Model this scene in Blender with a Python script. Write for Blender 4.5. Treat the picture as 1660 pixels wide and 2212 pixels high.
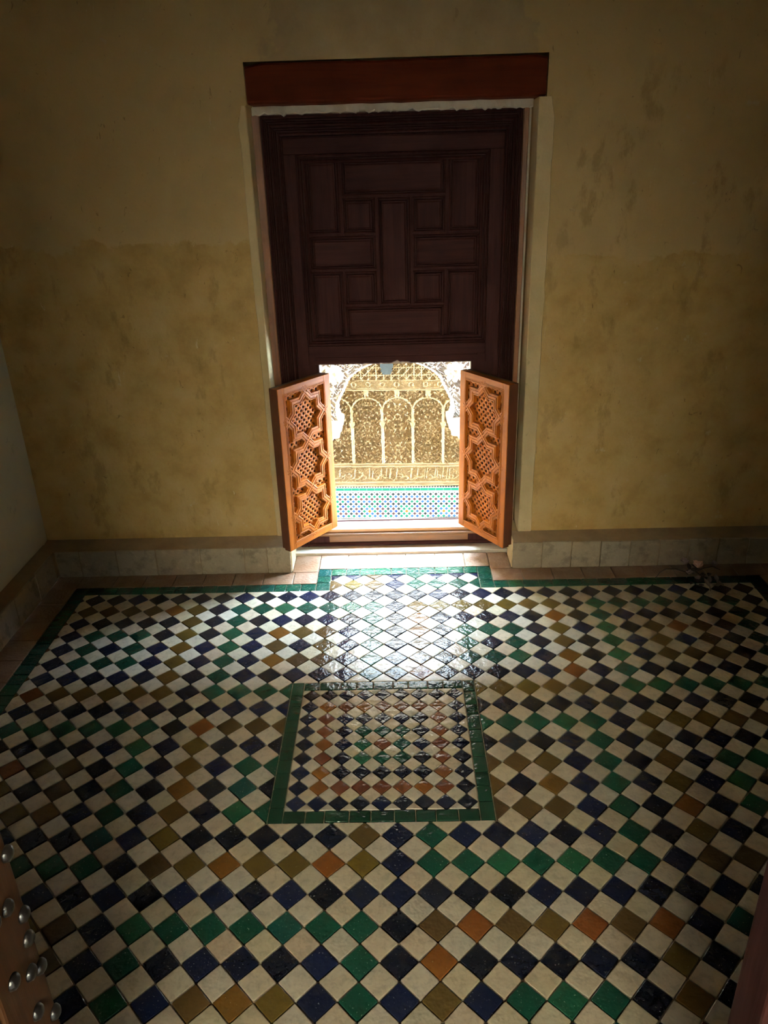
import bpy, math, random
import numpy as np
from mathutils import Vector, Matrix

random.seed(7)
rng = np.random.default_rng(7)
for o in list(bpy.data.objects):
    bpy.data.objects.remove(o, do_unlink=True)
scene = bpy.context.scene
COL = scene.collection

# ------------------------------------------------------------------ camera
cam_data = bpy.data.cameras.new('camera')
cam = bpy.data.objects.new('camera', cam_data)
COL.objects.link(cam)
R_ = Vector((0.99960834, 0.00770113, -0.02690478))
U_ = Vector((0.02135309, 0.41154083, 0.91114115))
F_ = Vector((-0.01808923, 0.91135879, -0.41121520))
M = Matrix.Identity(4)
for k in range(3):
    M[k][0], M[k][1], M[k][2] = R_[k], U_[k], -F_[k]
M[2][3] = 1.6
cam.matrix_world = M
cam_data.sensor_fit = 'HORIZONTAL'
cam_data.sensor_width = 36.0
cam_data.lens = 36.0 * 1662.13 / 1660.0
cam_data.clip_start = 0.02
scene.camera = cam

# ------------------------------------------------------------------ sky, sun, exposure
SKY = 150.0
SUN = 55.0
EXPOSURE = 0.27
w = bpy.data.worlds.new('sky')
scene.world = w
w.use_nodes = True
nt = w.node_tree
nt.nodes.clear()
bg = nt.nodes.new('ShaderNodeBackground')
out = nt.nodes.new('ShaderNodeOutputWorld')
bg.inputs[0].default_value = (0.60, 0.80, 1.0, 1)
bg.inputs[1].default_value = SKY
nt.links.new(bg.outputs[0], out.inputs[0])

sun_d = bpy.data.lights.new('sun', 'SUN')
sun_d.energy = SUN
sun_d.angle = 0.02
sun_d.color = (1.0, 0.96, 0.90)
sun = bpy.data.objects.new('sun', sun_d)
COL.objects.link(sun)
to_sun = Vector((0.30, -0.42, 0.9075)).normalized()
sun.rotation_euler = to_sun.to_track_quat('Z', 'Y').to_euler()


def portal(name, loc, sx, sy, direction):
    d = bpy.data.lights.new(name, 'AREA')
    d.shape = 'RECTANGLE'
    d.size, d.size_y = sx, sy
    d.cycles.is_portal = True
    o = bpy.data.objects.new(name, d)
    COL.objects.link(o)
    o.location = loc
    o.rotation_euler = Vector(direction).to_track_quat('-Z', 'Z').to_euler()
    return o


portal('window_portal', (0, 3.26, 0.47), 0.66, 0.78, (0, -1, 0))

vs = scene.view_settings
vs.view_transform = 'Standard'
vs.look = 'None'
vs.exposure = EXPOSURE
vs.gamma = 1.0
vs.use_curve_mapping = False
scene.cycles.use_denoising = True
scene.cycles.max_bounces = 10
scene.cycles.diffuse_bounces = 6
scene.cycles.glossy_bounces = 4
scene.cycles.sample_clamp_indirect = 12.0
scene.cycles.caustics_reflective = False
scene.cycles.caustics_refractive = False
scene.cycles.blur_glossy = 0.5


# ------------------------------------------------------------------ helpers
def tag(o, label=None, cat=None, group=None, kind=None):
    if label: o['label'] = label
    if cat: o['category'] = cat
    if group: o['group'] = group
    if kind: o['kind'] = kind
    return o


def empty(name, loc=(0, 0, 0), rz=0.0, parent=None):
    o = bpy.data.objects.new(name, None)
    COL.objects.link(o)
    o.location = loc
    o.rotation_euler = (0, 0, rz)
    o.parent = parent
    o.empty_display_size = 0.05
    return o


def make_mesh(name, v, f, mats, fm=None, smooth=False):
    me = bpy.data.meshes.new(name)
    me.from_pydata([tuple(map(float, q)) for q in v], [], f)
    for m in (mats if isinstance(mats, (list, tuple)) else [mats]):
        me.materials.append(m)
    if fm is not None:
        me.polygons.foreach_set('material_index', fm)
    if smooth:
        me.polygons.foreach_set('use_smooth', [True] * len(me.polygons))
    me.update()
    return me


def link(name, me, parent=None, loc=(0, 0, 0)):
    o = bpy.data.objects.new(name, me)
    COL.objects.link(o)
    o.parent = parent
    o.location = loc
    return o


class MB:
    """collects faces of one mesh"""
    def __init__(self):
        self.v, self.f, self.m = [], [], []

    def add(self, v, f, m=0):
        n = len(self.v)
        self.v += [tuple(q) for q in v]
        self.f += [tuple(n + k for k in q) for q in f]
        self.m += [m] * len(f)
        return self

    def box(self, x0, x1, y0, y1, z0, z1, m=0):
        v = [(x, y, z) for x in (x0, x1) for y in (y0, y1) for z in (z0, z1)]
        f = [(0, 1, 3, 2), (4, 6, 7, 5), (0, 4, 5, 1), (2, 3, 7, 6), (0, 2, 6, 4), (1, 5, 7, 3)]
        return self.add(v, f, m)

    def prism(self, poly, axis, a, b, m=0):
        """poly: 2D points, extruded along axis ('x','y','z') from a to b"""
        def P(p, t):
            if axis == 'z': return (p[0], p[1], t)
            if axis == 'y': return (p[0], t, p[1])
            return (t, p[0], p[1])
        n = len(poly)
        v = [P(p, a) for p in poly] + [P(p, b) for p in poly]
        f = [tuple(range(n))[::-1], tuple(range(n, 2 * n))]
        f += [(k, (k + 1) % n, n + (k + 1) % n, n + k) for k in range(n)]
        return self.add(v, f, m)

    def frame_ridge(self, x0, x1, z0, z1, w_, y, h, sides='LTRB', m=0):
        """a moulding ridge following a rectangle in the XZ plane, mitred; profile rises h towards -Y"""
        prof = [(0.0, 0.0), (w_ * .18, -h * .75), (w_ * .5, -h), (w_ * .82, -h * .75), (w_, 0.0)]
        def ring(t):
            return [(x0 + t, z0 + t), (x0 + t, z1 - t), (x1 - t, z1 - t), (x1 - t, z0 + t)]
        names = ['L', 'T', 'R', 'B']
        for s in range(4):
            if names[s] not in sides: continue
            v = []
            for t, d in prof:
                q = ring(t)
                a_, b_ = list(q[s]), list(q[(s + 1) % 4])
                if 'B' not in sides:
                    if names[s] == 'L': a_[1] = z0
                    if names[s] == 'R': b_[1] = z0
                v += [(a_[0], y + d, a_[1]), (b_[0], y + d, b_[1])]
            f = [(2 * k, 2 * k + 1, 2 * k + 3, 2 * k + 2) for k in range(len(prof) - 1)]
            self.add(v, f, m)
        return self

    def tube(self, pts, r, n=6, m=0):
        pts = [Vector(p) for p in pts]
        rs = r if isinstance(r, (list, tuple)) else [r] * len(pts)
        v = []
        for k, p in enumerate(pts):
            t = (pts[min(k + 1, len(pts) - 1)] - pts[max(k - 1, 0)]).normalized()
            a = t.orthogonal().normalized()
            b = t.cross(a)
            for q in range(n):
                an = 2 * math.pi * q / n
                v.append(p + (a * math.cos(an) + b * math.sin(an)) * rs[k])
        f = []
        for k in range(len(pts) - 1):
            for q in range(n):
                f.append((k * n + q, k * n + (q + 1) % n, (k + 1) * n + (q + 1) % n, (k + 1) * n + q))
        f.append(tuple(range(n))[::-1])
        f.append(tuple(range((len(pts) - 1) * n, len(pts) * n)))
        return self.add(v, f, m)

    def lathe(self, prof, origin, axis='z', n=14, m=0):
        """prof: (radius, height) pairs, closed at both ends"""
        v = []
        for r, h in prof:
            for q in range(n):
                a = 2 * math.pi * q / n
                c, s = r * math.cos(a), r * math.sin(a)
                p = (c, s, h) if axis == 'z' else ((h, c, s) if axis == 'x' else (c, h, s))
                v.append((origin[0] + p[0], origin[1] + p[1], origin[2] + p[2]))
        f = []
        for k in range(len(prof) - 1):
            for q in range(n):
                f.append((k * n + q, k * n + (q + 1) % n, (k + 1) * n + (q + 1) % n, (k + 1) * n + q))
        f.append(tuple(range(n))[::-1])
        f.append(tuple(range((len(prof) - 1) * n, len(prof) * n)))
        return self.add(v, f, m)

    def build(self, name, mats, parent=None, smooth=False, bevel=0.0, loc=(0, 0, 0), fix=True):
        me = make_mesh(name, self.v, self.f, mats, self.m, smooth)
        if fix:
            import bmesh
            bm = bmesh.new()
            bm.from_mesh(me)
            bmesh.ops.recalc_face_normals(bm, faces=bm.faces)
            bm.to_mesh(me)
            bm.free()
        o = link(name, me, parent, loc)
        if bevel:
            b = o.modifiers.new('bevel', 'BEVEL')
            b.width = bevel
            b.segments = 2
            b.limit_method = 'ANGLE'
            b.angle_limit = math.radians(50)
        return o


# ------------------------------------------------------------------ materials
class NT:
    def __init__(self, name):
        self.mat = bpy.data.materials.new(name)
        self.mat.use_nodes = True
        self.t = self.mat.node_tree
        self.b = self.t.nodes['Principled BSDF']

    def n(self, typ, **kw):
        q = self.t.nodes.new(typ)
        for k, v in kw.items():
            setattr(q, k, v)
        return q

    def l(self, a, b):
        self.t.links.new(a, b)

    def setin(self, q, key, val):
        if hasattr(val, 'is_linked') or hasattr(val, 'links'):
            self.l(val, q.inputs[key])
        else:
            q.inputs[key].default_value = val

    def pos(self, scale=(1, 1, 1), obj=False):
        if obj:
            src = self.n('ShaderNodeTexCoord').outputs['Object']
        else:
            src = self.n('ShaderNodeNewGeometry').outputs['Position']
        if scale == (1, 1, 1): return src
        mp = self.n('ShaderNodeMapping')
        mp.inputs['Scale'].default_value = scale
        self.l(src, mp.inputs['Vector'])
        return mp.outputs[0]

    def noise(self, vec, scale, detail=4.0, rough=0.55, dist=0.0):
        q = self.n('ShaderNodeTexNoise')
        self.l(vec, q.inputs['Vector'])
        q.inputs['Scale'].default_value = scale
        q.inputs['Detail'].default_value = detail
        q.inputs['Roughness'].default_value = rough
        q.inputs['Distortion'].default_value = dist
        return q.outputs['Fac']

    def ramp(self, fac, stops, interp='LINEAR'):
        q = self.n('ShaderNodeValToRGB')
        q.color_ramp.interpolation = interp
        e = q.color_ramp.elements
        while len(e) < len(stops): e.new(0.5)
        for k, (p, c) in enumerate(stops):
            e[k].position = p
            e[k].color = tuple(c) + (1,) if len(c) == 3 else c
        self.l(fac, q.inputs[0])
        return q.outputs[0]

    def step(self, fac, a, b):
        q = self.n('ShaderNodeMapRange', interpolation_type='SMOOTHSTEP')
        self.setin(q, 0, fac)
        q.inputs[1].default_value = a
        q.inputs[2].default_value = b
        return q.outputs[0]

    def math(self, op, a, b=0.0, c=None):
        q = self.n('ShaderNodeMath', operation=op)
        self.setin(q, 0, a)
        self.setin(q, 1, b)
        if c is not None: self.setin(q, 2, c)
        return q.outputs[0]

    def mix(self, fac, a, b, blend='MIX'):
        q = self.n('ShaderNodeMix', data_type='RGBA', blend_type=blend)
        self.setin(q, 0, fac)
        self.setin(q, 6, a if not isinstance(a, tuple) else tuple(a) + (1,) * (4 - len(a)))
        self.setin(q, 7, b if not isinstance(b, tuple) else tuple(b) + (1,) * (4 - len(b)))
        return q.outputs[2]

    def bump(self, h, dist, strength=1.0, normal=None):
        q = self.n('ShaderNodeBump')
        q.inputs['Strength'].default_value = strength
        q.inputs['Distance'].default_value = dist
        self.l(h, q.inputs['Height'])
        if normal is not None: self.l(normal, q.inputs['Normal'])
        return q.outputs[0]

    def done(self, color=None, rough=0.6, normal=None, spec=None):
        if color is not None: self.setin(self.b, 'Base Color', color if not isinstance(color, tuple) else tuple(color) + (1,) * (4 - len(color)))
        self.setin(self.b, 'Roughness', rough)
        if normal is not None: self.l(normal, self.b.inputs['Normal'])
        if spec is not None: self.b.inputs['Specular IOR Level'].default_value = spec
        return self.mat


def glaze(name, stops, island=False, chips=(0.55, 0.5, 0.42), chip_amt=0.62, rough=0.16):
    """hand-cut glazed tile: colour differs from tile to tile, wavy glaze, small chips"""
    n = NT(name)
    if island:
        rnd = n.n('ShaderNodeNewGeometry').outputs['Random Per Island']
    else:
        rnd = n.n('ShaderNodeObjectInfo').outputs['Random']
    P = n.pos()
    col = n.ramp(rnd, stops)
    big = n.noise(P, 22.0, 3.0)
    col = n.mix(n.math('MULTIPLY', big, 0.7), col, n.mix(0.5, col, (0.02, 0.02, 0.015)), 'MIX')
    mot = n.step(n.noise(P, 48.0, 4.0, 0.65, 0.5), 0.46, 0.66)
    col = n.mix(n.math('MULTIPLY', mot, 0.34), col, n.mix(0.55, col, (0.03, 0.024, 0.014)))
    fine = n.noise(P, 160.0, 2.0)
    chip = n.step(n.noise(P, 210.0, 2.5, 0.6), chip_amt, chip_amt + 0.05)
    col = n.mix(n.math('MULTIPLY', chip, 0.55), col, chips)
    h = n.math('ADD', n.math('MULTIPLY', n.noise(P, 34.0, 2.0), 1.0), n.math('MULTIPLY', fine, 0.12))
    nor = n.bump(h, 0.0042, 1.0)
    r = n.math('MULTIPLY_ADD', n.noise(P, 55.0, 3.0), 0.18, rough - 0.06)
    return n.done(col, r, nor, 0.30)


CREAM = [(0.0, (0.60, 0.47, 0.34)), (0.2, (0.76, 0.65, 0.48)), (0.4, (0.66, 0.56, 0.38)), (0.6, (0.80, 0.72, 0.58)), (0.8, (0.64, 0.58, 0.46)), (1.0, (0.72, 0.63, 0.42))]
BLUE = [(0.0, (0.0022, 0.0032, 0.009)), (0.5, (0.0032, 0.0050, 0.019)), (0.85, (0.0042, 0.0085, 0.036)), (1.0, (0.010, 0.011, 0.018))]
GREEN = [(0.0, (0.0025, 0.038, 0.023)), (0.5, (0.004, 0.052, 0.032)), (0.8, (0.010, 0.072, 0.032)), (1.0, (0.004, 0.044, 0.040))]
DEEP = [(0.0, (0.003, 0.024, 0.013)), (0.5, (0.005, 0.033, 0.018)), (1.0, (0.010, 0.045, 0.023))]
AMBER = [(0.0, (0.060, 0.034, 0.012)), (0.3, (0.105, 0.066, 0.009)), (0.55, (0.066, 0.036, 0.014)), (0.8, (0.110, 0.058, 0.010)), (0.92, (0.17, 0.060, 0.008)), (1.0, (0.15, 0.040, 0.010))]
RUST = [(0.0, (0.11, 0.032, 0.015)), (0.5, (0.14, 0.042, 0.012)), (1.0, (0.20, 0.072, 0.010))]
TM = {}
for key, st in (('cream', CREAM), ('blue', BLUE), ('green', GREEN), ('amber', AMBER), ('rust', RUST), ('deep', DEEP)):
    ca = 0.66 if key in ('blue', 'green') else 0.70
    cc = (0.16, 0.12, 0.07) if key == 'cream' else (0.5, 0.45, 0.38)
    TM[key] = glaze(key + '_glaze', st, False, cc, ca)
    TM[key + '_many'] = glaze(key + '_glaze_many', st, True, cc, ca)


def mat_grout():
    n = NT('grout')
    P = n.pos()
    return n.done(n.ramp(n.noise(P, 60, 4), [(0.3, (0.17, 0.12, 0.07)), (0.7, (0.34, 0.26, 0.17))]), 0.9, n.bump(n.noise(P, 200, 3), 0.002))


def mat_terracotta(name, island=False):
    n = NT(name)
    P = n.pos()
    rnd = n.n('ShaderNodeObjectInfo').outputs['Random']
    c = n.ramp(rnd, [(0, (0.17, 0.080, 0.042)), (0.5, (0.22, 0.115, 0.062)), (1, (0.19, 0.108, 0.066))])
    st = n.step(n.noise(P, 14, 5, 0.6), 0.42, 0.66)
    c = n.mix(n.math('MULTIPLY', st, 0.6), c, (0.29, 0.20, 0.14))
    c = n.mix(n.math('MULTIPLY', n.step(n.noise(P, 40, 4), 0.52, 0.7), 0.4), c, (0.16, 0.10, 0.07))
    return n.done(c, n.math('MULTIPLY_ADD', n.noise(P, 30, 3), 0.35, 0.28), n.bump(n.noise(P, 90, 4), 0.003))


def mat_wall_back():
    n = NT('ochre_plaster')
    P = n.pos()
    sx = n.n('ShaderNodeSeparateXYZ')
    n.l(P, sx.inputs[0])
    X, Z = sx.outputs[0], sx.outputs[2]
    big = n.noise(P, 1.7, 5, 0.6)
    mid = n.noise(P, 6.0, 6, 0.62)
    up = n.ramp(big, [(0.30, (0.46, 0.31, 0.135)), (0.55, (0.60, 0.42, 0.195)), (0.75, (0.54, 0.365, 0.16))])
    lo = n.ramp(mid, [(0.28, (0.38, 0.225, 0.065)), (0.5, (0.53, 0.345, 0.125)), (0.74, (0.60, 0.42, 0.19))])
    # old damp line: crisp, wandering, a little lower to the right of the doorway
    line = n.math('ADD', Z, n.math('MULTIPLY', n.math('SUBTRACT', n.noise(P, 5.0, 6, 0.65), 0.5), 0.22))
    line = n.math('ADD', line, n.math('MULTIPLY', n.step(X, -0.2, 0.4), 0.10))
    m = n.step(line, 1.350, 1.362)
    c = n.mix(m, lo, up)
    # patches: dark drips, pale scuffs
    st = n.noise(n.pos((1.0, 1.0, 0.45)), 9.0, 7, 0.68)
    zone = n.math('MAXIMUM', n.math('SUBTRACT', 1.0, m), n.math('MULTIPLY', n.step(X, 0.5, 0.7), n.step(Z, 1.95, 1.80)))
    c = n.mix(n.math('MULTIPLY', n.math('MULTIPLY', n.step(st, 0.555, 0.66), 0.42), zone), c, (0.24, 0.14, 0.035))
    c = n.mix(n.math('MULTIPLY', n.step(n.noise(P, 13.0, 6, 0.7), 0.65, 0.69), 0.5), c, (0.58, 0.47, 0.30))
    vor = n.noise(P, 55.0, 3, 0.6)
    c = n.mix(n.math('MULTIPLY', n.step(vor, 0.70, 0.74), 0.35), c, (0.16, 0.10, 0.03))
    mk = n.noise(n.pos((1.0, 1.0, 0.55)), 34.0, 5, 0.7, 1.2)
    c = n.mix(n.math('MULTIPLY', n.step(mk, 0.645, 0.69), 0.55), c, (0.17, 0.095, 0.03))
    mk2 = n.noise(n.pos((1.6, 1.0, 0.5)), 21.0, 6, 0.7, 0.8)
    c = n.mix(n.math('MULTIPLY', n.step(mk2, 0.665, 0.71), 0.55), c, (0.70, 0.56, 0.36))
    # new cement repair above the lintel
    rp = n.math('ADD', n.math('MULTIPLY', n.math('ABSOLUTE', n.math('SUBTRACT', X, 0.02)), 0.55), n.math('MULTIPLY', n.noise(P, 4.0, 5, 0.6), 0.35))
    rm = n.math('MULTIPLY', n.step(Z, 1.90, 1.95), n.math('SUBTRACT', 1.0, n.step(rp, 0.42, 0.44)))
    c = n.mix(n.math('MULTIPLY', rm, 0.7), c, n.ramp(mid, [(0.3, (0.36, 0.24, 0.12)), (0.7, (0.54, 0.40, 0.23))]))
    h = n.math('ADD', n.math('MULTIPLY', n.noise(P, 3.0, 6, 0.6), 1.0), n.math('MULTIPLY', m, 0.06))
    nor = n.bump(h, 0.03, 0.35)
    nor = n.bump(n.noise(P, 70.0, 4), 0.0012, 0.5, nor)
    return n.done(c, n.math('MULTIPLY_ADD', mid, 0.25, 0.55), nor, 0.3)


def mat_plaster(name, a, b, scale=3.0, rough=0.7):
    n = NT(name)
    P = n.pos()
    c = n.ramp(n.noise(P, scale, 6, 0.6), [(0.3, a), (0.7, b)])
    d = n.step(n.noise(P, scale * 7, 5, 0.7), 0.62, 0.70)
    c = n.mix(n.math('MULTIPLY', d, 0.35), c, tuple(q * 0.55 for q in a))
    nor = n.bump(n.noise(P, 6.0, 6, 0.6), 0.012, 0.6)
    return n.done(c, rough, nor, 0.3)


def mat_wood(name, a, b, grain='z', rough=0.42, c_dark=None, scale=60.0, spec=0.5):
    n = NT(name)
    s = {'x': (0.05, 1, 1), 'z': (1, 1, 0.05), 'y': (1, 0.05, 1)}[grain]
    P = n.pos(s, obj=True)
    g = n.noise(P, scale, 5, 0.65, 0.6)
    c = n.ramp(g, [(0.28, a), (0.72, b)])
    blot = n.noise(n.pos(obj=True), 7.0, 5, 0.6)
    c = n.mix(n.math('MULTIPLY', n.step(blot, 0.45, 0.75), 0.45), c, c_dark or tuple(q * 0.5 for q in a))
    nor = n.bump(g, 0.0012, 0.8)
    r = n.math('MULTIPLY_ADD', blot, 0.3, rough - 0.15)
    return n.done(c, r, nor, spec)


def mat_simple(name, c, rough=0.5, metal=0.0):
    n = NT(name)
    P = n.pos()
    col = n.ramp(n.noise(P, 40, 4), [(0.3, tuple(q * 0.7 for q in c)), (0.7, c)])
    n.b.inputs['Metallic'].default_value = metal
    return n.done(col, rough, n.bump(n.noise(P, 120, 3), 0.001))


M_GROUT = mat_grout()
M_TERRA = mat_terracotta('terracotta')
M_WALLB = mat_wall_back()
M_WALLS = mat_plaster('pale_plaster', (0.56, 0.51, 0.38), (0.68, 0.63, 0.50), 1.6)
M_TRIM = mat_plaster('cream_plaster', (0.64, 0.48, 0.24), (0.80, 0.64, 0.38), 4.0, 0.6)
M_CEIL = mat_plaster('cedar_ceiling', (0.045, 0.022, 0.010), (0.075, 0.040, 0.020), 2.0)
M_MUD = mat_plaster('mud_ledge', (0.19, 0.12, 0.07), (0.28, 0.19, 0.11), 9.0, 0.85)
M_WHITE = mat_plaster('white_lime', (0.62, 0.56, 0.46), (0.82, 0.78, 0.70), 12.0)


def mat_stone():
    n = NT('plinth_stone')
    P = n.pos()
    rnd = n.n('ShaderNodeObjectInfo').outputs['Random']
    c = n.ramp(rnd, [(0, (0.20, 0.145, 0.09)), (0.5, (0.26, 0.195, 0.12)), (1, (0.23, 0.18, 0.12))])
    c = n.mix(n.math('MULTIPLY', n.step(n.noise(n.pos((1, 1, 1.7)), 26, 7, 0.7), 0.50, 0.70), 0.5), c, (0.34, 0.26, 0.165))
    c = n.mix(n.math('MULTIPLY', n.step(n.noise(P, 15, 6, 0.7), 0.48, 0.66), 0.6), c, (0.090, 0.055, 0.030))
    return n.done(c, 0.65, n.bump(n.noise(P, 45, 6, 0.65), 0.006))


M_STONE = mat_stone()
M_LINTEL = mat_wood('lintel_wood', (0.060, 0.0085, 0.0025), (0.105, 0.017, 0.004), 'x', 0.6, (0.02, 0.006, 0.003), 30, 0.04)
M_DARKW = mat_wood('dark_door_wood', (0.024, 0.007, 0.0065), (0.050, 0.017, 0.0145), 'z', 0.62, (0.014, 0.0055, 0.006), 60.0, 0.05)
M_DARKX = mat_wood('dark_door_wood_cross', (0.024, 0.007, 0.0065), (0.050, 0.017, 0.0145), 'x', 0.62, (0.014, 0.0055, 0.006), 60.0, 0.05)
M_JAMB = mat_wood('jamb_wood', (0.10, 0.030, 0.008), (0.22, 0.075, 0.018), 'z', 0.5)
M_SHUT = mat_wood('shutter_wood', (0.21, 0.050, 0.004), (0.37, 0.102, 0.008), 'z', 0.48, (0.14, 0.034, 0.004), 60.0, 0.12)
M_SHUTX = mat_wood('shutter_wood_cross', (0.21, 0.050, 0.004), (0.37, 0.102, 0.008), 'x', 0.48, (0.14, 0.034, 0.004), 60.0, 0.12)
M_SHUTE = mat_wood('shutter_edge_wood', (0.060, 0.016, 0.006), (0.105, 0.030, 0.009), 'z', 0.5)
M_SILL = mat_wood('sill_wood', (0.12, 0.042, 0.007), (0.23, 0.082, 0.013), 'x', 0.45, (0.12, 0.06, 0.03))
M_STUDW = mat_wood('entrance_door_wood', (0.034, 0.012, 0.004), (0.075, 0.027, 0.008), 'z', 0.6, None, 60.0, 0.2)
M_IRON = mat_simple('stud_iron', (0.012, 0.009, 0.008), 0.30, 0.0)
M_BLACK = mat_simple('screen_hole_shade', (0.008, 0.004, 0.005), 0.9)

# ------------------------------------------------------------------ measures (metres; x right, y into the room, z up)
D = 0.0880762           # diagonal of a floor tile
X0, Y0 = -0.018217, 1.490011
def gx(i): return X0 + i * D
def gy(j): return Y0 - j * D
Y_WALL, Y_OUT = 3.02, 3.24
Y_FRAME = 3.15
X_LW, X_RW = -1.545, 1.80
CEIL = 2.55

# ------------------------------------------------------------------ room shell
floor = MB()
floor.box(X_LW - 0.2, X_RW + 0.2, -0.36, Y_OUT, -1.30, -0.007)
floor = floor.build('floor', M_GROUT)
tag(floor, 'zellige tiled room floor of cream diamonds among blue, green and amber ones', kind='structure')

wb = MB()
xl, xr = X_LW - 0.2, X_RW + 0.2
wb.box(xl, -0.503, Y_WALL, Y_OUT, 0.0, 1.80)
wb.box(0.523, xr, Y_WALL, Y_OUT, 0.0, 1.80)
wb.box(xl, -0.497, Y_WALL, Y_OUT, 1.80, 1.932)
wb.box(0.546, xr, Y_WALL, Y_OUT, 1.80, 1.932)
wb.box(xl, xr, Y_WALL, Y_OUT, 1.932, CEIL + 0.1)
wb = wb.build('wall_back', M_WALLB)
tag(wb, 'stained ochre plaster wall around the wooden door', kind='structure')

tag(MB().box(X_LW - 0.2, X_LW, -0.36, Y_WALL, 0, CEIL + 0.1).build('wall_left', M_WALLS), 'pale grey-cream plaster wall at the left edge', kind='structure')
tag(MB().box(X_RW, X_RW + 0.2, -0.36, Y_WALL, 0, CEIL + 0.1).build('wall_right', M_WALLS), kind='structure')
tag(MB().box(X_LW - 0.2, X_RW + 0.2, -0.36, Y_OUT, CEIL, CEIL + 0.12).build('ceiling', M_CEIL), kind='structure')
wf = MB()
wf.box(X_LW, -0.505, -0.36, -0.04, 0, CEIL)
wf.box(0.46, X_RW, -0.36, -0.04, 0, CEIL)
wf.box(-0.505, 0.46, -0.36, -0.04, 1.90, CEIL)
wf.box(-2.6, 2.6, -0.36, -0.04, CEIL + 0.12, 3.8)
tag(wf.build('wall_front', mat_plaster('brown_plaster', (0.16, 0.10, 0.05), (0.22, 0.15, 0.08), 2.0)), kind='structure')

tag(MB().box(X_LW - 2.2, X_RW + 2.2, 1.6, Y_OUT - 0.02, CEIL + 0.12, 5.0).build('wall_added_sky_block', M_CEIL), kind='structure')  # unseen mass added over the room to keep sky light off the arcade
# smooth plaster strips that line the door recess
def strip_profile(xo, xi, sgn, name, lab):
    """band on the wall face from xo (outer) to xi (edge of the recess) and the reveal behind it"""
    mb = MB()
    n = 28
    zs = np.linspace(0.128, 1.800, n)
    jit = rng.normal(0, 0.0012, n)
    ptsO = []
    for k, z in enumerate(zs):
        t = 0.0
        if z > 1.775: t = (z - 1.775) / 0.025
        ptsO.append(xo + sgn * (0.014 * (1 - math.sqrt(max(0, 1 - t * t)))) + jit[k])
    yf, yb = Y_WALL - 0.007, Y_FRAME
    v, f = [], []
    for k, z in enumerate(zs):
        v += [(ptsO[k], Y_WALL + 0.004, z), (ptsO[k] + sgn * 0.004, yf, z), (xi - sgn * 0.003, yf, z), (xi, yf + 0.004, z), (xi - sgn * 0.004, yb, z)]
    for k in range(n - 1):
        for q in range(4):
            a = k * 5 + q
            f.append((a, a + 1, a + 6, a + 5))
    f.append(tuple((n - 1) * 5 + q for q in range(5)))
    f.append(tuple(range(5)))
    mb.add(v, f)
    o = mb.build(name, M_TRIM)
    tag(o, lab, kind='structure')
strip_profile(-0.531, -0.499, 1, 'trim_1', 'pale plaster strip lining the left side of the door recess')
strip_profile(0.578, 0.519, -1, 'trim_2', 'pale plaster strip lining the right side of the door recess')

# ------------------------------------------------------------------ lintel
lb = MB()
xs = np.linspace(-0.492, 0.541, 30)
lo = 1.803 + rng.normal(0, 0.0008, 30)
hi = 1.929 + rng.normal(0, 0.0012, 30)
hi[0] -= 0.009; hi[1] -= 0.002; hi[-1] -= 0.006
v, f = [], []
for x, a, b in zip(xs, lo, hi):
    v += [(x, 3.014, a + 0.004), (x, 3.010, a + 0.010), (x, 3.010, b - 0.010), (x, 3.014, b - 0.003), (x, 3.05, b), (x, 3.150, b), (x, 3.150, a), (x, 3.03, a)]
for k in range(29):
    for q in range(8):
        f.append((k * 8 + q, k * 8 + (q + 1) % 8, k * 8 + 8 + (q + 1) % 8, k * 8 + 8 + q))
f += [tuple(range(8)), tuple(29 * 8 + q for q in range(8))[::-1]]
lt = MB().add(v, f).build('lintel_beam', M_LINTEL)
tag(lt, 'thick dark red-brown wooden lintel beam set in the wall above the door', 'beam')

# ------------------------------------------------------------------ plinths
ZP, YP = 0.124, 2.925
def plinth(name, lab, mb_core):
    o = mb_core.build(name, M_MUD, bevel=0.004)
    return tag(o, lab, kind='structure')

pl = plinth('baseboard_back_left', 'stepped stone plinth along the ochre wall left of the door', MB().prism([(YP + 0.006, 0.0), (Y_WALL, 0.0), (Y_WALL, ZP + 0.014), (YP + 0.004, ZP - 0.002)], 'x', X_LW, -0.466))
pr = plinth('baseboard_back_right', 'stepped stone plinth along the ochre wall right of the door', MB().prism([(YP + 0.006, 0.0), (Y_WALL, 0.0), (Y_WALL, ZP + 0.012), (YP + 0.004, ZP - 0.002)], 'x', 0.488, X_RW))
pw = plinth('baseboard_left', 'stepped stone plinth along the left wall', MB().prism([(X_LW, 0.0), (-1.484, 0.0), (-1.482, ZP - 0.002), (X_LW, ZP + 0.012)], 'y', -0.04, YP + 0.05))
pz = plinth('baseboard_right', 'stepped stone plinth along the right wall', MB().prism([(X_RW, 0.0), (1.734, 0.0), (1.732, ZP - 0.002), (X_RW, ZP + 0.012)], 'y', -0.04, YP + 0.05))

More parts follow.
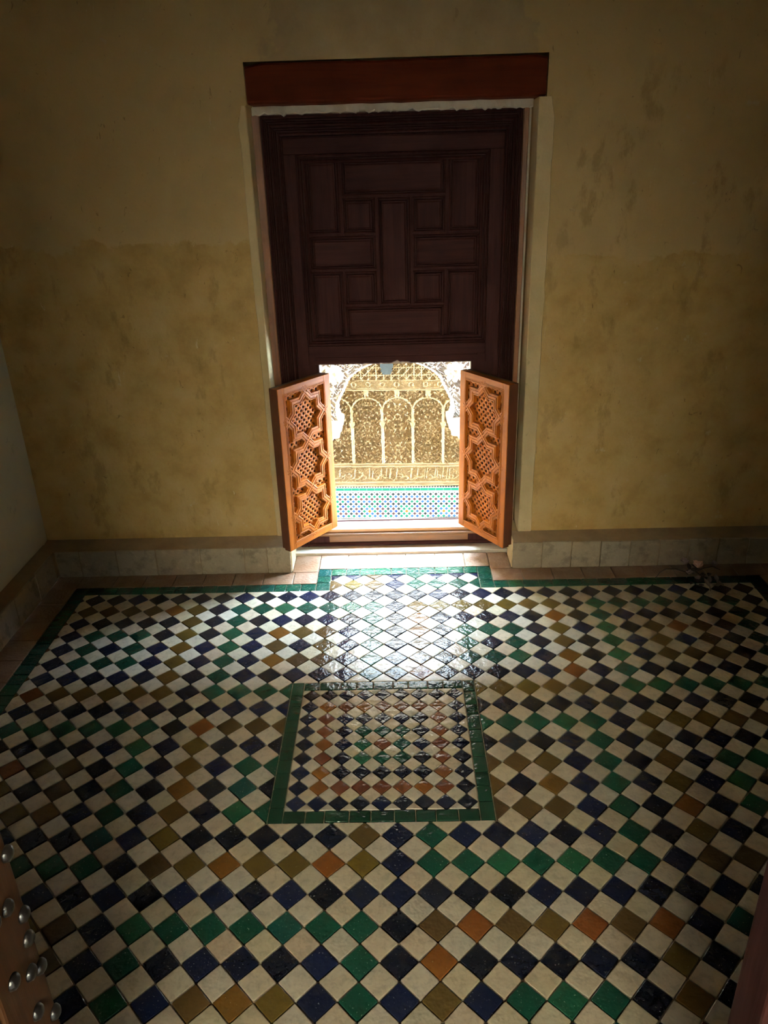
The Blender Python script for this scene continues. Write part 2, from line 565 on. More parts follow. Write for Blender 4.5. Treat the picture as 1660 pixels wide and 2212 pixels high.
def stone_run(parent, cuts, axis, face, sgn, h=ZP):
    for a, b in zip(cuts[:-1], cuts[1:]):
        g = 0.0016
        d = 0.006 + random.uniform(-0.001, 0.002)
        z0, z1 = 0.001, h + random.uniform(-0.003, 0.001)
        mb = MB()
        if axis == 'x':
            mb.box(a + g, b - g, face - d + 0.006, face + 0.012, z0, z1)
        else:
            mb.box(face - 0.012 if sgn > 0 else face - d + 0.006, face + d - 0.006 if sgn > 0 else face + 0.012, a + g, b - g, z0, z1)
        mb.build('stone_tile', M_STONE, parent, bevel=0.003)
stone_run(pl, [-1.478, -1.375, -1.215, -1.045, -0.855, -0.665, -0.567, -0.464], 'x', YP, -1)
stone_run(pr, [0.486 + 0.1245 * k for k in range(11)], 'x', YP, -1)
stone_run(pw, [0.0 + 0.195 * k for k in range(16)][:-1] + [2.90], 'y', -1.478, 1)
stone_run(pz, [0.0 + 0.195 * k for k in range(16)][:-1] + [2.90], 'y', 1.728, -1)
# end faces of the plinths beside the door
MB().box(-0.4665, -0.462, YP + 0.012, 3.06, 0.001, ZP + 0.004).build('end_plaster', M_TRIM, pl)
MB().box(0.484, 0.4885, YP + 0.012, 3.06, 0.001, ZP + 0.004).build('end_plaster', M_TRIM, pr)
MB().box(-0.503, -0.4665, Y_WALL, Y_FRAME, 0.0, ZP).build('end_return', M_TRIM, pl)
MB().box(0.4885, 0.523, Y_WALL, Y_FRAME, 0.0, ZP).build('end_return', M_TRIM, pr)

# ------------------------------------------------------------------ floor tiles
SIDE = D / math.sqrt(2)
IL, IR, JT = -14.68, 16.58, -14.52        # tiled field
BL_, BR_, BT = -3.10, 4.02, -15.95        # bay in front of the door
NI0, NI1, NJ0, NJ1 = -3.99, 2.99, -7.45, -0.50   # square panel, outer edge


def clip(poly, nx, ny, c):
    """keep nx*x+ny*y <= c"""
    o = []
    n = len(poly)
    for k in range(n):
        a, b = poly[k], poly[(k + 1) % n]
        da, db = nx * a[0] + ny * a[1] - c, nx * b[0] + ny * b[1] - c
        if da <= 0: o.append(a)
        if da * db < 0:
            t = da / (da - db)
            o.append((a[0] + t * (b[0] - a[0]), a[1] + t * (b[1] - a[1])))
    return o


def area(poly):
    return 0.5 * abs(sum(poly[k][0] * poly[(k + 1) % len(poly)][1] - poly[(k + 1) % len(poly)][0] * poly[k][1] for k in range(len(poly))))


def diamond(ci, cj, size=1.0, gap=0.016):
    h = 0.5 * size - gap
    return [(ci, cj - h), (ci + h, cj), (ci, cj + h), (ci - h, cj)]


def rect_clip(p, i0, i1, j0, j1):
    for a in ((-1, 0, -i0), (1, 0, i1), (0, -1, -j0), (0, 1, j1)):
        if len(p) < 3: return []
        p = clip(p, *a)
    return p if len(p) >= 3 and area(p) > 0.004 else []


def field_polys(ci, cj):
    p = diamond(ci, cj)
    g = 0.02
    if cj < JT - 0.25:
        q = rect_clip(p, BL_ + g, BR_ - g, BT + g, 99)
        return [q] if q else []
    if cj - 0.5 < JT and not (ci - 0.5 >= BL_ and ci + 0.5 <= BR_):
        p = rect_clip(p, -99, 99, JT + g, 99)
        if not p: return []
    p = rect_clip(p, IL + g, IR - g, -99, 17.4)
    if not p: return []
    xs_, ys_ = [q[0] for q in p], [q[1] for q in p]
    if max(xs_) <= NI0 or min(xs_) >= NI1 or max(ys_) <= NJ0 or min(ys_) >= NJ1:
        return [p]
    res = []
    for r in ((-99, NI0 - g, -99, 99), (NI1 + g, 99, -99, 99), (NI0 - g, NI1 + g, -99, NJ0 - g), (NI0 - g, NI1 + g, NJ1 + g, 99)):
        q = rect_clip(p, *r)
        if q: res.append(q)
    return res


def tile_geo(poly, bev=0.0022, top=0.0, bottom=-0.009, dome=0.0006):
    """bevelled tile from a convex outline given in metres (x, y); corners very slightly rounded"""
    n0 = len(poly)
    c = (sum(p[0] for p in poly) / n0, sum(p[1] for p in poly) / n0)
    pts = []
    for k in range(n0):
        a, b, d = poly[k - 1], poly[k], poly[(k + 1) % n0]
        for q in (a, d):
            L = math.dist(b, q)
            t = min(0.25, random.uniform(0.0012, 0.0034) / max(L, 1e-6))
            pts.append((b[0] + t * (q[0] - b[0]), b[1] + t * (q[1] - b[1])))
    n = len(pts)
    ins = []
    for p in pts:
        L = math.dist(p, c)
        t = min(0.5, bev / max(L, 1e-6))
        ins.append((p[0] + t * (c[0] - p[0]), p[1] + t * (c[1] - p[1])))
    v = [(p[0], p[1], bottom) for p in pts] + [(p[0], p[1], top - 0.0011) for p in pts] + [(p[0], p[1], top) for p in ins] + [(c[0], c[1], top + dome)]
    f = []
    for k in range(n):
        k2 = (k + 1) % n
        f += [(k, k2, n + k2, n + k), (n + k, n + k2, 2 * n + k2, 2 * n + k), (2 * n + k, 2 * n + k2, 3 * n)]
    # make sure the top looks up
    if sum(pts[k][0] * pts[(k + 1) % n][1] - pts[(k + 1) % n][0] * pts[k][1] for k in range(n)) < 0:
        f = [q[::-1] for q in f]
    return v, f


def colour_at(i, j):
    if i % 8 == 0 or (j + 14) % 8 == 0: return 'blue'
    bi, bj = (i + 16) // 8, (j + 14) // 8
    a, b = (i + 16) % 8 - 4, (j + 14) % 8 - 4
    r = max(abs(a), abs(b))
    outer = 'amber' if (bi + bj) % 2 == 0 else 'green'
    inner = 'green' if outer == 'amber' else 'amber'
    return {3: outer, 2: 'blue', 1: inner, 0: 'blue'}[r]


def project(x, y, z=0.0):
    d = Vector((x, y, z - 1.6))
    zc = d.dot(F_)
    if zc < 0.05: return None
    return 830 + 1662.13 * d.dot(R_) / zc, 1106 - 1662.13 * d.dot(U_) / zc, zc


def in_view(x, y, m=45):
    q = project(x, y)
    return q is not None and -m < q[0] < 1660 + m and 1150 < q[1] < 2212 + m


FULL = {}
def full_tile(key):
    if key not in FULL:
        FULL[key] = []
        for k in range(5):
            h = SIDE / 2 - 0.0011
            sq = [(sx * (h + random.uniform(-.0009, .0004)), sy * (h + random.uniform(-.0009, .0004))) for sx, sy in ((-1, -1), (1, -1), (1, 1), (-1, 1))]
            v, f = tile_geo(sq)
            FULL[key].append(make_mesh(key + '_tile', v, f, TM[key]))
    return random.choice(FULL[key])


many = MB()
MANY_KEYS = ['cream', 'blue', 'green', 'amber']
many_cream = MB()


def put_tile(name, key, polys, parent, whole, ci, cj, single=True, conv=None, tilt=0.0075):
    """one floor tile as an object of its own, or added to the mesh of the uncounted ones"""
    cv = conv or (lambda p: (gx(p[0]), gy(p[1])))
    cx, cy = cv((ci, cj))
    rx, ry = random.gauss(0, tilt), random.gauss(0, tilt)
    dz = random.gauss(0, 0.0004)
    if whole and single:
        o = link(name, full_tile(key), parent, (cx, cy, dz))
        o.rotation_euler = (rx, ry, math.pi / 4 + random.randrange(4) * math.pi / 2 + random.gauss(0, 0.008))
        return
    V, Fc = [], []
    for p in polys:
        q = [(cv(a)[0] - cx, cv(a)[1] - cy) for a in p]
        v, f = tile_geo(q)
        n = len(V)
        V += v
        Fc += [tuple(n + k for k in g) for g in f]
    if single:
        o = link(name, make_mesh(name, V, Fc, TM[key]), parent, (cx, cy, dz))
        o.rotation_euler = (rx, ry, 0)
    else:
        V = [(x + cx, y + cy, z + dz + x * -ry + y * rx) for x, y, z in V]
        if key == 'cream' and in_view(cx, cy): many_cream.add(V, Fc)
        else: many.add(V, Fc, MANY_KEYS.index(key))


cream_list = []
for j in range(-17, 19):
    for i in range(-17, 19):
        pl_ = field_polys(i, j)
        if pl_:
            key = colour_at(i, j)
            whole = len(pl_) == 1 and len(pl_[0]) == 4 and abs(area(pl_[0]) - area(diamond(i, j))) < 1e-4
            put_tile(key + '_tile', key, pl_, floor, whole, i, j, in_view(gx(i), gy(j)))
        ci, cj = i + 0.5, j + 0.5
        pl_ = field_polys(ci, cj)
        if pl_:
            whole = len(pl_) == 1 and len(pl_[0]) == 4 and abs(area(pl_[0]) - area(diamond(ci, cj))) < 1e-4
            q = project(gx(ci), gy(cj))
            vis = in_view(gx(ci), gy(cj))
            size = sum(area(a) for a in pl_) / (q[2] ** 3) if (q and vis) else 0.0
            cream_list.append((size, ci, cj, pl_, whole, vis))
cream_list.sort(key=lambda t: -t[0])
for k, (size, ci, cj, pl_, whole, vis) in enumerate(cream_list):
    put_tile('cream_tile', 'cream', pl_, floor, whole, ci, cj, vis and k < 300)
tag(many_cream.build('far_cream_tiles', TM['cream_many'], floor, fix=False), kind='stuff')
tag(many.build('outlying_tiles', [TM[k + '_many'] for k in MANY_KEYS], floor, fix=False), kind='stuff')


def band_tiles(parent, name, key, a, b, width_pts, step, jitter=0.12):
    """a row of border tiles; a, b: start and end of the inner edge (grid units), width_pts: offset to the outer edge"""
    L = math.dist(a, b)
    n = max(1, round(L / step))
    ts = [0.0]
    for k in range(1, n): ts.append((k + random.uniform(-jitter, jitter)) / n)
    ts.append(1.0)
    g = 0.016
    for t0, t1 in zip(ts[:-1], ts[1:]):
        e = g / L
        def at(t, s): return (a[0] + (b[0] - a[0]) * t + width_pts[0] * s, a[1] + (b[1] - a[1]) * t + width_pts[1] * s)
        p = [at(t0 + e, 0.03), at(t1 - e, 0.03), at(t1 - e, 0.97), at(t0 + e, 0.97)]
        c = (sum(q[0] for q in p) / 4, sum(q[1] for q in p) / 4)
        put_tile(name, key, [p], parent, False, c[0], c[1], True, tilt=0.006)


BW = 0.66
# left, back-left, bay left, bay top, bay right, back-right, right
band_tiles(floor, 'border_tile', 'green', (IL, JT), (IL, 6.0), (-BW, 0), 0.69)
band_tiles(floor, 'border_tile', 'green', (IL - BW, JT), (BL_ - BW, JT), (0, -BW), 0.69)
band_tiles(floor, 'border_tile', 'green', (BL_, JT), (BL_, BT - BW), (-BW, 0), 0.69)
band_tiles(floor, 'border_tile', 'green', (BL_, BT), (BR_, BT), (0, -BW), 0.70)
band_tiles(floor, 'border_tile', 'green', (BR_, BT - BW), (BR_, JT), (BW, 0), 0.69)
band_tiles(floor, 'border_tile', 'green', (BR_ , JT), (IR + BW, JT), (0, -BW), 0.69)
band_tiles(floor, 'border_tile', 'green', (IR, JT), (IR, -6.0), (BW, 0), 0.69)

# square panel of smaller tiles in the middle
panel = MB().box(gx(NI0), gx(NI1), gy(NJ1), gy(NJ0), -0.0068, -0.0060).build('centre_panel', M_GROUT, floor)
PI0, PI1, PJ0, PJ1 = -3.53, 2.53, -6.98, -0.965
for a, b, wv in (((PI0, PJ1 + (NJ1 - PJ1)), (PI0, NJ0), (NI0 - PI0, 0)), ((PI1, NJ1), (PI1, NJ0), (NI1 - PI1, 0)),
                 ((PI0, PJ0), (PI1, PJ0), (0, NJ0 - PJ0)), ((PI0, PJ1), (PI1, PJ1), (0, NJ1 - PJ1))):
    band_tiles(panel, 'border_tile', 'deep', a, b, wv, 0.70)
sp = (PI1 - PI0) / 9.0
ci0, cj0 = (PI0 + PI1) / 2, (PJ0 + PJ1) / 2
ringc = {4: 'blue', 3: 'rust', 2: 'blue', 1: 'green', 0: 'rust'}
for b in range(-4, 5):
    for a in range(-4, 5):
        key = ringc[max(abs(a), abs(b))]
        p = diamond(ci0 + a * sp, cj0 + b * sp, sp, 0.016)
        put_tile(key + '_tile', key, [p], panel, False, ci0 + a * sp, cj0 + b * sp, True)
for b in range(-5, 5):
    for a in range(-5, 5):
        ca, cb = ci0 + (a + .5) * sp, cj0 + (b + .5) * sp
        p = rect_clip(diamond(ca, cb, sp, 0.016), PI0 + .02, PI1 - .02, PJ0 + .02, PJ1 - .02)
        if p: put_tile('cream_tile', 'cream', [p], panel, False, ca, cb, True)

# terracotta paving between the border and the walls
def terra(x0, x1, y0, y1):
    g = 0.0016
    v, f = tile_geo([(x0 + g, y0 + g), (x1 - g, y0 + g), (x1 - g, y1 - g), (x0 + g, y1 - g)], 0.002, 0.0, -0.009, 0.0)
    o = link('terracotta_tile', make_mesh('terracotta_tile', v, f, M_TERRA), floor, (0, 0, random.gauss(0, 0.0004)))
yb_ = gy(JT - BW)
yt_ = gy(BT - BW)
xa, xb = gx(BL_ - BW), gx(BR_ + BW)
x = X_LW + 0.07
while x < xa - 0.03:
    x1 = min(x + 0.128, xa)
    if xa - x1 < 0.04: x1 = xa
    terra(x, x1, yb_, YP + 0.004)
    x = x1
x = xb
while x < X_RW - 0.07:
    x1 = min(x + 0.128, X_RW - 0.06)
    terra(x, x1, yb_, YP + 0.004)
    x = x1
cutsx = [-0.462, xa, -0.226, -0.098, 0.030, 0.160, 0.288, xb, 0.484]
for a, b in zip(cutsx[:-1], cutsx[1:]):
    y0_ = yt_ if (a >= xa - 1e-6 and b <= xb + 1e-6) else YP + 0.004
    terra(a, b, y0_, 3.082)
y = yb_
while y > 0.1:
    terra(X_LW + 0.067, gx(IL - BW), y - 0.13, y)
    y -= 0.13
terra(X_LW + 0.067, gx(IL - BW), yb_, YP)
y = yb_
while y > 1.9:
    terra(gx(IR + BW), X_RW - 0.072, y - 0.13, y)
    y -= 0.13

# stone step under the door
st = MB().box(-0.500, 0.520, 3.084, 3.152, -0.006, 0.0125).build('trim_3', M_WHITE, bevel=0.003)
tag(st, 'low pale stone step under the wooden door', kind='structure')

# ------------------------------------------------------------------ panelled door and its frame
door = MB()
XA, XB = -0.315, 0.316      # opening
ZS, ZO = 0.099, 0.845
door.box(-0.400, 0.425, 3.156, 3.185, 0.90, 1.700)          # carrying board
door.box(-0.400, XA, 3.150, 3.185, 0.012, 0.90)
door.box(XB, 0.425, 3.150, 3.185, 0.012, 0.90)
door = door.build('door_1', M_DARKW)
tag(door, 'tall dark wooden door with geometric panels above a small opening', kind='structure')
MB().box(-0.506, -0.475, 3.140, 3.22, 0.012, 1.776).build('jamb', M_JAMB, door, bevel=0.003)
MB().box(0.488, 0.508, 3.140, 3.22, 0.012, 1.776).build('jamb', M_JAMB, door, bevel=0.003)
# grooved architrave, three sides
def grooved(name, x0, x1, mat):
    mb = MB()
    mb.box(x0, x1, 3.158, 3.19, 0.012, 1.776)
    return mb.build(name, mat, door)
grooved('stile', -0.475, -0.398, M_DARKW)
grooved('stile', 0.423, 0.488, M_DARKW)
MB().box(-0.398, 0.423, 3.158, 3.19, 1.698, 1.776).build('head_rail', M_DARKX, door)
offs = [(0.002, 0.009, 0.007), (0.012, 0.006, 0.009), (0.020, 0.006, 0.010), (0.028, 0.012, 0.012), (0.042, 0.005, 0.009), (0.049, 0.005, 0.009), (0.057, 0.013, 0.013), (0.071, 0.005, 0.007)]
for o_, w_, h_ in offs:
    MB().frame_ridge(-0.475 + o_, 0.488 - o_ * 0.85, 0.012, 1.774 - o_ * 0.98, w_, 3.158, h_, 'LTR').build('moulding', M_DARKW, door, fix=False)
# flat inner stiles with an arris
MB().box(-0.398, -0.354, 3.148, 3.158, 0.85, 1.644).build('inner_stile', M_DARKW, door, bevel=0.002)
MB().box(0.372, 0.423, 3.148, 3.158, 0.85, 1.644).build('inner_stile', M_DARKW, door, bevel=0.002)
MB().box(-0.398, 0.423, 3.148, 3.158, 1.644, 1.698).build('inner_rail', M_DARKX, door, bevel=0.002)
for o_, w_, h_ in ((0.0, 0.010, 0.010), (0.013, 0.007, 0.012), (0.022, 0.012, 0.009)):
    MB().frame_ridge(-0.354 + o_, 0.372 - o_, 0.931 + o_, 1.644 - o_, w_, 3.157, h_).build('moulding', M_DARKW, door, fix=False)
PANELS = [(-.306, -.214, 1.378, 1.608), (-.172, .192, 1.510, 1.606), (.234, .324, 1.374, 1.606), (-.172, -.080, 1.376, 1.472),
          (-.037, .054, 1.105, 1.470), (.096, .189, 1.374, 1.471), (-.308, -.080, 1.242, 1.336), (.096, .322, 1.240, 1.334),
          (-.310, -.214, .974, 1.204), (-.175, -.080, 1.105, 1.203), (.095, .187, 1.104, 1.201), (.230, .322, .970, 1.202), (-.178, .186, .971, 1.066)]
for x0, x1, z0, z1 in PANELS:
    mt = M_DARKX if (x1 - x0) > (z1 - z0) else M_DARKW
    pb = MB()
    yb2, yf2, s_ = 3.157, 3.1535, 0.006
    pb.add([(x0, yb2, z0), (x1, yb2, z0), (x1, yb2, z1), (x0, yb2, z1), (x0 + s_, yf2, z0 + s_), (x1 - s_, yf2, z0 + s_), (x1 - s_, yf2, z1 - s_), (x0 + s_, yf2, z1 - s_)],
           [(4, 5, 6, 7), (0, 1, 5, 4), (1, 2, 6, 5), (2, 3, 7, 6), (3, 0, 4, 7)])
    po = pb.build('panel', mt, door)
    mo = MB()
    mo.frame_ridge(x0 - 0.007, x1 + 0.007, z0 - 0.007, z1 + 0.007, 0.0065, 3.157, 0.011)
    mo.frame_ridge(x0 - 0.0165, x1 + 0.0165, z0 - 0.0165, z1 + 0.0165, 0.009, 3.157, 0.008)
    mo.build('panel_moulding', mt, po, fix=False)
# rails below the panels, the lowest one worn through at its lower edge
MB().box(-0.354, 0.372, 3.146, 3.158, 0.884, 0.930).build('bottom_rail', M_DARKX, door, bevel=0.003)
rb = MB()
xs = np.linspace(-0.330, 0.340, 60)
v, f = [], []
for x in xs:
    zl = 0.852 + rng.normal(0, 0.0009)
    if abs(x - 0.008) < 0.03: zl += 0.010 * math.exp(-((x - 0.008) / 0.014) ** 2)
    if abs(x - 0.045) < 0.02: zl += 0.004
    v += [(x, 3.150, 0.884), (x, 3.148, 0.880), (x, 3.148, zl + 0.004), (x, 3.152, zl), (x, 3.186, zl - 0.003), (x, 3.186, 0.9)]
for k in range(len(xs) - 1):
    for q in range(6):
        f.append((k * 6 + q, k * 6 + (q + 1) % 6, k * 6 + 6 + (q + 1) % 6, k * 6 + 6 + q))
rb.add(v, f).build('worn_rail', M_DARKX, door)
MB().box(XA - 0.01, XB + 0.01, 3.186, Y_OUT, 0.842, 0.95).build('outer_head', M_WHITE, door)
MB().box(-0.503, XA, 3.186, Y_OUT, 0.0, 1.80).build('outer_jamb', M_WHITE, door)
MB().box(XB, 0.523, 3.186, Y_OUT, 0.0, 1.80).build('outer_jamb', M_WHITE, door)
MB().box(XA, XB, 3.191, Y_OUT, 0.95, 1.80).build('outer_board', M_WHITE, door)
# sill: two wooden mouldings and a lime-washed ledge
sl = MB()
sl.box(-0.398, 0.423, 3.152, 3.19, 0.0125, 0.066)
sl.build('sill_board', M_SILL, door, bevel=0.003)
sm = MB()
sm.prism([(3.138, 0.068), (3.134, 0.074), (3.136, 0.080), (3.142, 0.083), (3.140, 0.090), (3.146, 0.098), (3.165, 0.100), (3.190, 0.098), (3.190, 0.066), (3.145, 0.066)], 'x', -0.398, 0.423)
sm.build('sill_moulding', M_SILL, door)
MB().prism([(3.150, 0.014), (3.142, 0.016), (3.140, 0.024), (3.146, 0.030), (3.155, 0.032), (3.155, 0.013)], 'x', -0.44, 0.47).build('sill_bead', M_DARKX, door)
sw = MB()
xs = np.linspace(XA - 0.02, XB + 0.02, 70)
v, f = [], []
for x in xs:
    e = 3.166 + rng.normal(0, 0.002)
    v += [(x, e, 0.0990), (x, e + 0.004, 0.1015 + rng.normal(0, 0.0006)), (x, 3.20, 0.1012 + rng.normal(0, 0.0006)), (x, 3.226, 0.0985), (x, 3.228, 0.06), (x, e, 0.06)]
for k in range(len(xs) - 1):
    for q in range(6):
        f.append((k * 6 + q, k * 6 + (q + 1) % 6, k * 6 + 6 + (q + 1) % 6, k * 6 + 6 + q))
sw.add(v, f).build('sill_ledge', M_WHITE, door)
MB().box(XA - 0.18, XB + 0.2, 3.190, Y_OUT, 0.0, 0.09).build('sill_masonry', M_WHITE, door)
# rough lime strip between the lintel and the head of the frame
xs = np.linspace(-0.500, 0.520, 90)
v, f = [], []
for x in xs:
    zl = 1.776 + abs(rng.normal(0, 0.0035)) * (1 if rng.random() > .35 else -0.8)
    v += [(x, 3.136, 1.806), (x, 3.136 + rng.normal(0, .001), zl + 0.004), (x, 3.141, zl), (x, 3.20, zl), (x, 3.20, 1.806)]
for k in range(len(xs) - 1):
    for q in range(5):
        f.append((k * 5 + q, k * 5 + (q + 1) % 5, k * 5 + 5 + (q + 1) % 5, k * 5 + 5 + q))
MB().add(v, f).build('lime_strip', M_WHITE, door)


# ------------------------------------------------------------------ carved shutters
LW, LH, LT = 0.303, 0.696, 0.052


def sweep(mb, pts, prof, closed):
    """sweep a profile (offset across, height towards -y) along a polyline in the local XZ plane, mitred"""
    n = len(pts)
    rows = []
    for k in range(n):
        p = Vector((pts[k][0], pts[k][1]))
        a = Vector(pts[k - 1]) if (closed or k > 0) else None
        b = Vector(pts[(k + 1) % n]) if (closed or k < n - 1) else None
        d1 = (p - a).normalized() if a is not None else None
        d2 = (b - p).normalized() if b is not None else None
        if d1 is None: d1 = d2
        if d2 is None: d2 = d1
        n1, n2 = Vector((-d1.y, d1.x)), Vector((-d2.y, d2.x))
        m = (n1 + n2)
        m = m / max(0.25, m.length_squared / 2.0) if m.length > 1e-6 else n1
        rows.append([(p.x + m.x * t, -h, p.y + m.y * t) for t, h in prof])
    v = [q for r in rows for q in r]
    L = len(prof)
    f = []
    for k in range(n if closed else n - 1):
        k2 = (k + 1) % n
        for q in range(L - 1):
            f.append((k * L + q, k * L + q + 1, k2 * L + q + 1, k2 * L + q))
    if not closed:
        f += [tuple(range(L)), tuple((n - 1) * L + q for q in range(L))[::-1]]
    mb.add(v, f)


BWD = 0.0140   # half width of a band
BP = [(-BWD, -0.022), (-BWD, 0.0), (-BWD * .72, 0.0012), (-BWD * .62, -0.0012), (-BWD * .30, -0.0012), (-BWD * .22, 0.0012), (BWD * .22, 0.0012), (BWD * .30, -0.0012), (BWD * .62, -0.0012), (BWD * .72, 0.0012), (BWD, 0.0), (BWD, -0.022)]


def make_shutter(label, pivot, direction, mirror):
    """local frame: x from the hinge to the free edge, z up, carved face looks to -y"""
    ang = math.atan2(direction[1], direction[0])
    root = empty('carved_shutter', (pivot[0], pivot[1], 0.129), ang)
    if mirror: root.scale = (1, -1, 1)
    tag(root, label, 'shutter', 'pair of open carved shutters')
    sw_, rw = 0.036, 0.030
    yf = -LT          # carved face
    def slab(nm, x0, x1, z0, z1, mat, y0=yf, y1=yf + 0.030):
        return MB().box(x0, x1, y0, y1, z0, z1).build(nm, mat, root, bevel=0.0018)
    slab('stile', 0.0, sw_, 0, LH, M_SHUT)
    slab('stile', LW - sw_, LW, 0, LH, M_SHUT)
    slab('rail', sw_, LW - sw_, 0, rw, M_SHUTX)
    slab('rail', sw_, LW - sw_, LH - rw, LH, M_SHUTX)
    # rear half of the leaf: plain dark boards
    MB().box(0.0, LW - 0.006, yf + 0.0305, 0.0, 0.002, LH - 0.002).build('back_board', M_SHUTE, root, bevel=0.0015)
    MB().box(LW, LW + 0.0015, yf + 0.002, yf + 0.0300, 0.001, LH - 0.001).build('edge_board', M_SHUTE, root)
    # inner moulding
    im = MB()
    for o_, w_, h_ in ((-0.006, 0.004, 0.0015), (-0.001, 0.005, 0.0022)):
        im.frame_ridge(sw_ + o_, LW - sw_ - o_, rw + o_, LH - rw - o_, w_, yf, h_)
    im.build('frame_moulding', M_SHUT, root, fix=False)
    # interlaced star bands
    cx = LW / 2
    W = LW - 2 * sw_
    Hh = LH - 2 * rw
    P = Hh / 3.0 - 0.0065
    Rr = P / 2
    r2 = Rr * 0.7654
    sx = (W / 2 - 0.010) / Rr
    zc0 = LH / 2
    for s in (-1, 0, 1):
        zc = zc0 + s * P
        pts = []
        for k in range(16):
            a = math.pi / 2 + k * math.pi / 8
            rr = Rr if k % 2 == 0 else r2
            pts.append((cx + rr * math.cos(a) * sx, zc + rr * math.sin(a)))
        mb = MB()
        sweep(mb, pts, BP, True)
        o = mb.build('star_band', M_SHUT, root, fix=False)
        o.location.y = yf
    e = 0.016
    ends = []
    for s in (-1, 0, 1):
        zc = zc0 + s * P
        for sg in (-1, 1):
            x_ = cx + sg * Rr * sx
            ends += [[(x_, zc), (x_ + sg * e, zc + t * e)] for t in (-1, 1)]
    for sg in (-1, 1):
        z_ = zc0 + sg * 1.5 * P
        ends += [[(cx, z_), (cx + t * e, z_ + sg * e)] for t in (-1, 1)]
    for q in ends:
        st_ = MB()
        sweep(st_, q, BP, False)
        o = st_.build('band_end', M_SHUT, root, fix=False)
        o.location.y = yf
    # pierced screen behind the bands
    c = 0.0138
    nx_, nz_ = int(round(W / c)), int(round(Hh / c))
    cx_, cz_ = W / nx_, Hh / nz_
    yk = yf + 0.0145
    v, f = [], []
    for a in range(nx_):
        for b in range(nz_):
            x_, z_ = sw_ + a * cx_, rw + b * cz_
            n = len(v)
            mx, mz = x_ + cx_ / 2, z_ + cz_ / 2
            if (a + b) % 2 == 0:
                for k in range(8):
                    an = k * math.pi / 4
                    q = max(abs(math.cos(an)), abs(math.sin(an)))
                    v.append((mx + math.cos(an) / q * cx_ / 2, yk, mz + math.sin(an) / q * cz_ / 2))
                for k in range(8):
                    an = k * math.pi / 4
                    rr = 0.0064
                    v.append((mx + math.cos(an) * rr, yk - 0.0006, mz + math.sin(an) * rr))
                for k in range(8):
                    an = k * math.pi / 4
                    rr = 0.0064
                    v.append((mx + math.cos(an) * rr, yk + 0.004, mz + math.sin(an) * rr))
                for k in range(8):
                    k2 = (k + 1) % 8
                    f.append((n + k, n + k2, n + 8 + k2, n + 8 + k))
                    f.append((n + 8 + k, n + 8 + k2, n + 16 + k2, n + 16 + k))
            else:
                v += [(x_, yk, z_), (x_ + cx_, yk, z_), (x_ + cx_, yk, z_ + cz_), (x_, yk, z_ + cz_), (mx, yk - 0.0025, mz)]
                f += [(n, n + 1, n + 4), (n + 1, n + 2, n + 4), (n + 2, n + 3, n + 4), (n + 3, n, n + 4)]
    MB().add(v, f).build('pierced_screen', M_SHUT, root, fix=False)
    MB().box(sw_, LW - sw_, yf + 0.0285, yf + 0.0302, rw, LH - rw).build('screen_hole_shade', M_BLACK, root)  # near-black sheet standing in for the shade inside the holes
    # iron pintles at the hinge side
    for z_ in (0.09, LH - 0.09):
        MB().lathe([(0.001, -0.022), (0.006, -0.021), (0.006, 0.021), (0.001, 0.022)], (-0.004, -0.004, z_)).build('hinge', M_IRON, root, smooth=True)
    return root


make_shutter('carved pierced wooden shutter with star lattice, open at the left of the opening', (-0.312, 3.146), (-0.604, -0.797), True)
make_shutter('carved pierced wooden shutter with star lattice, open at the right of the opening', (0.312, 3.146), (0.545, -0.838), False)

# ------------------------------------------------------------------ studded entrance doors beside the camera
d2 = MB().box(-0.535, -0.473, -0.03, 0.652, 0.012, 1.87).build('door_2', M_STUDW, bevel=0.004)
tag(d2, 'open brown entrance door with round iron studs at the lower left corner', kind='structure')
MB().box(-0.474, -0.462, 0.560, 0.650, 0.015, 1.867).build('stile', M_STUDW, d2, bevel=0.004)
MB().box(-0.474, -0.466, 0.545, 0.556, 0.015, 1.867).build('bead', M_STUDW, d2, bevel=0.002)
sm_ = MB().lathe([(0.0105, 0.0), (0.0105, 0.0015), (0.0090, 0.0050), (0.0055, 0.0074), (0.0012, 0.0083)], (0, 0, 0), 'x', 12)
stud_me = make_mesh('stud', sm_.v, sm_.f, M_IRON, smooth=True)
stud_pos = [(.645, .886), (.641, .790), (.636, .754), (.642, .695), (.622, .712), (.590, .742), (.612, .653), (.642, .606), (.590, .60), (.590, .84), (.618, .83), (.640, .98), (.600, .96), (.640, .50), (.60, .47)]
for y_, z_ in stud_pos:
    link('stud', stud_me, d2, (-0.462, y_, z_))
d3 = MB().box(0.427, 0.485, -0.03, 0.652, 0.012, 1.87).build('door_3', M_DARKW, bevel=0.004)
tag(d3, 'dark brown open entrance door at the lower right corner', kind='structure')
MB().box(0.418, 0.428, 0.585, 0.650, 0.015, 1.867).build('stile', M_DARKW, d3, bevel=0.004)

# ------------------------------------------------------------------ courtyard seen through the opening
def mat_stucco(name, a, b):
    n = NT(name)
    P = n.pos()
    c = n.ramp(n.noise(P, 3.5, 5, 0.6), [(0.3, a), (0.7, b)])
    return n.done(c, 0.8, n.bump(n.noise(P, 150, 3), 0.0015), 0.2)

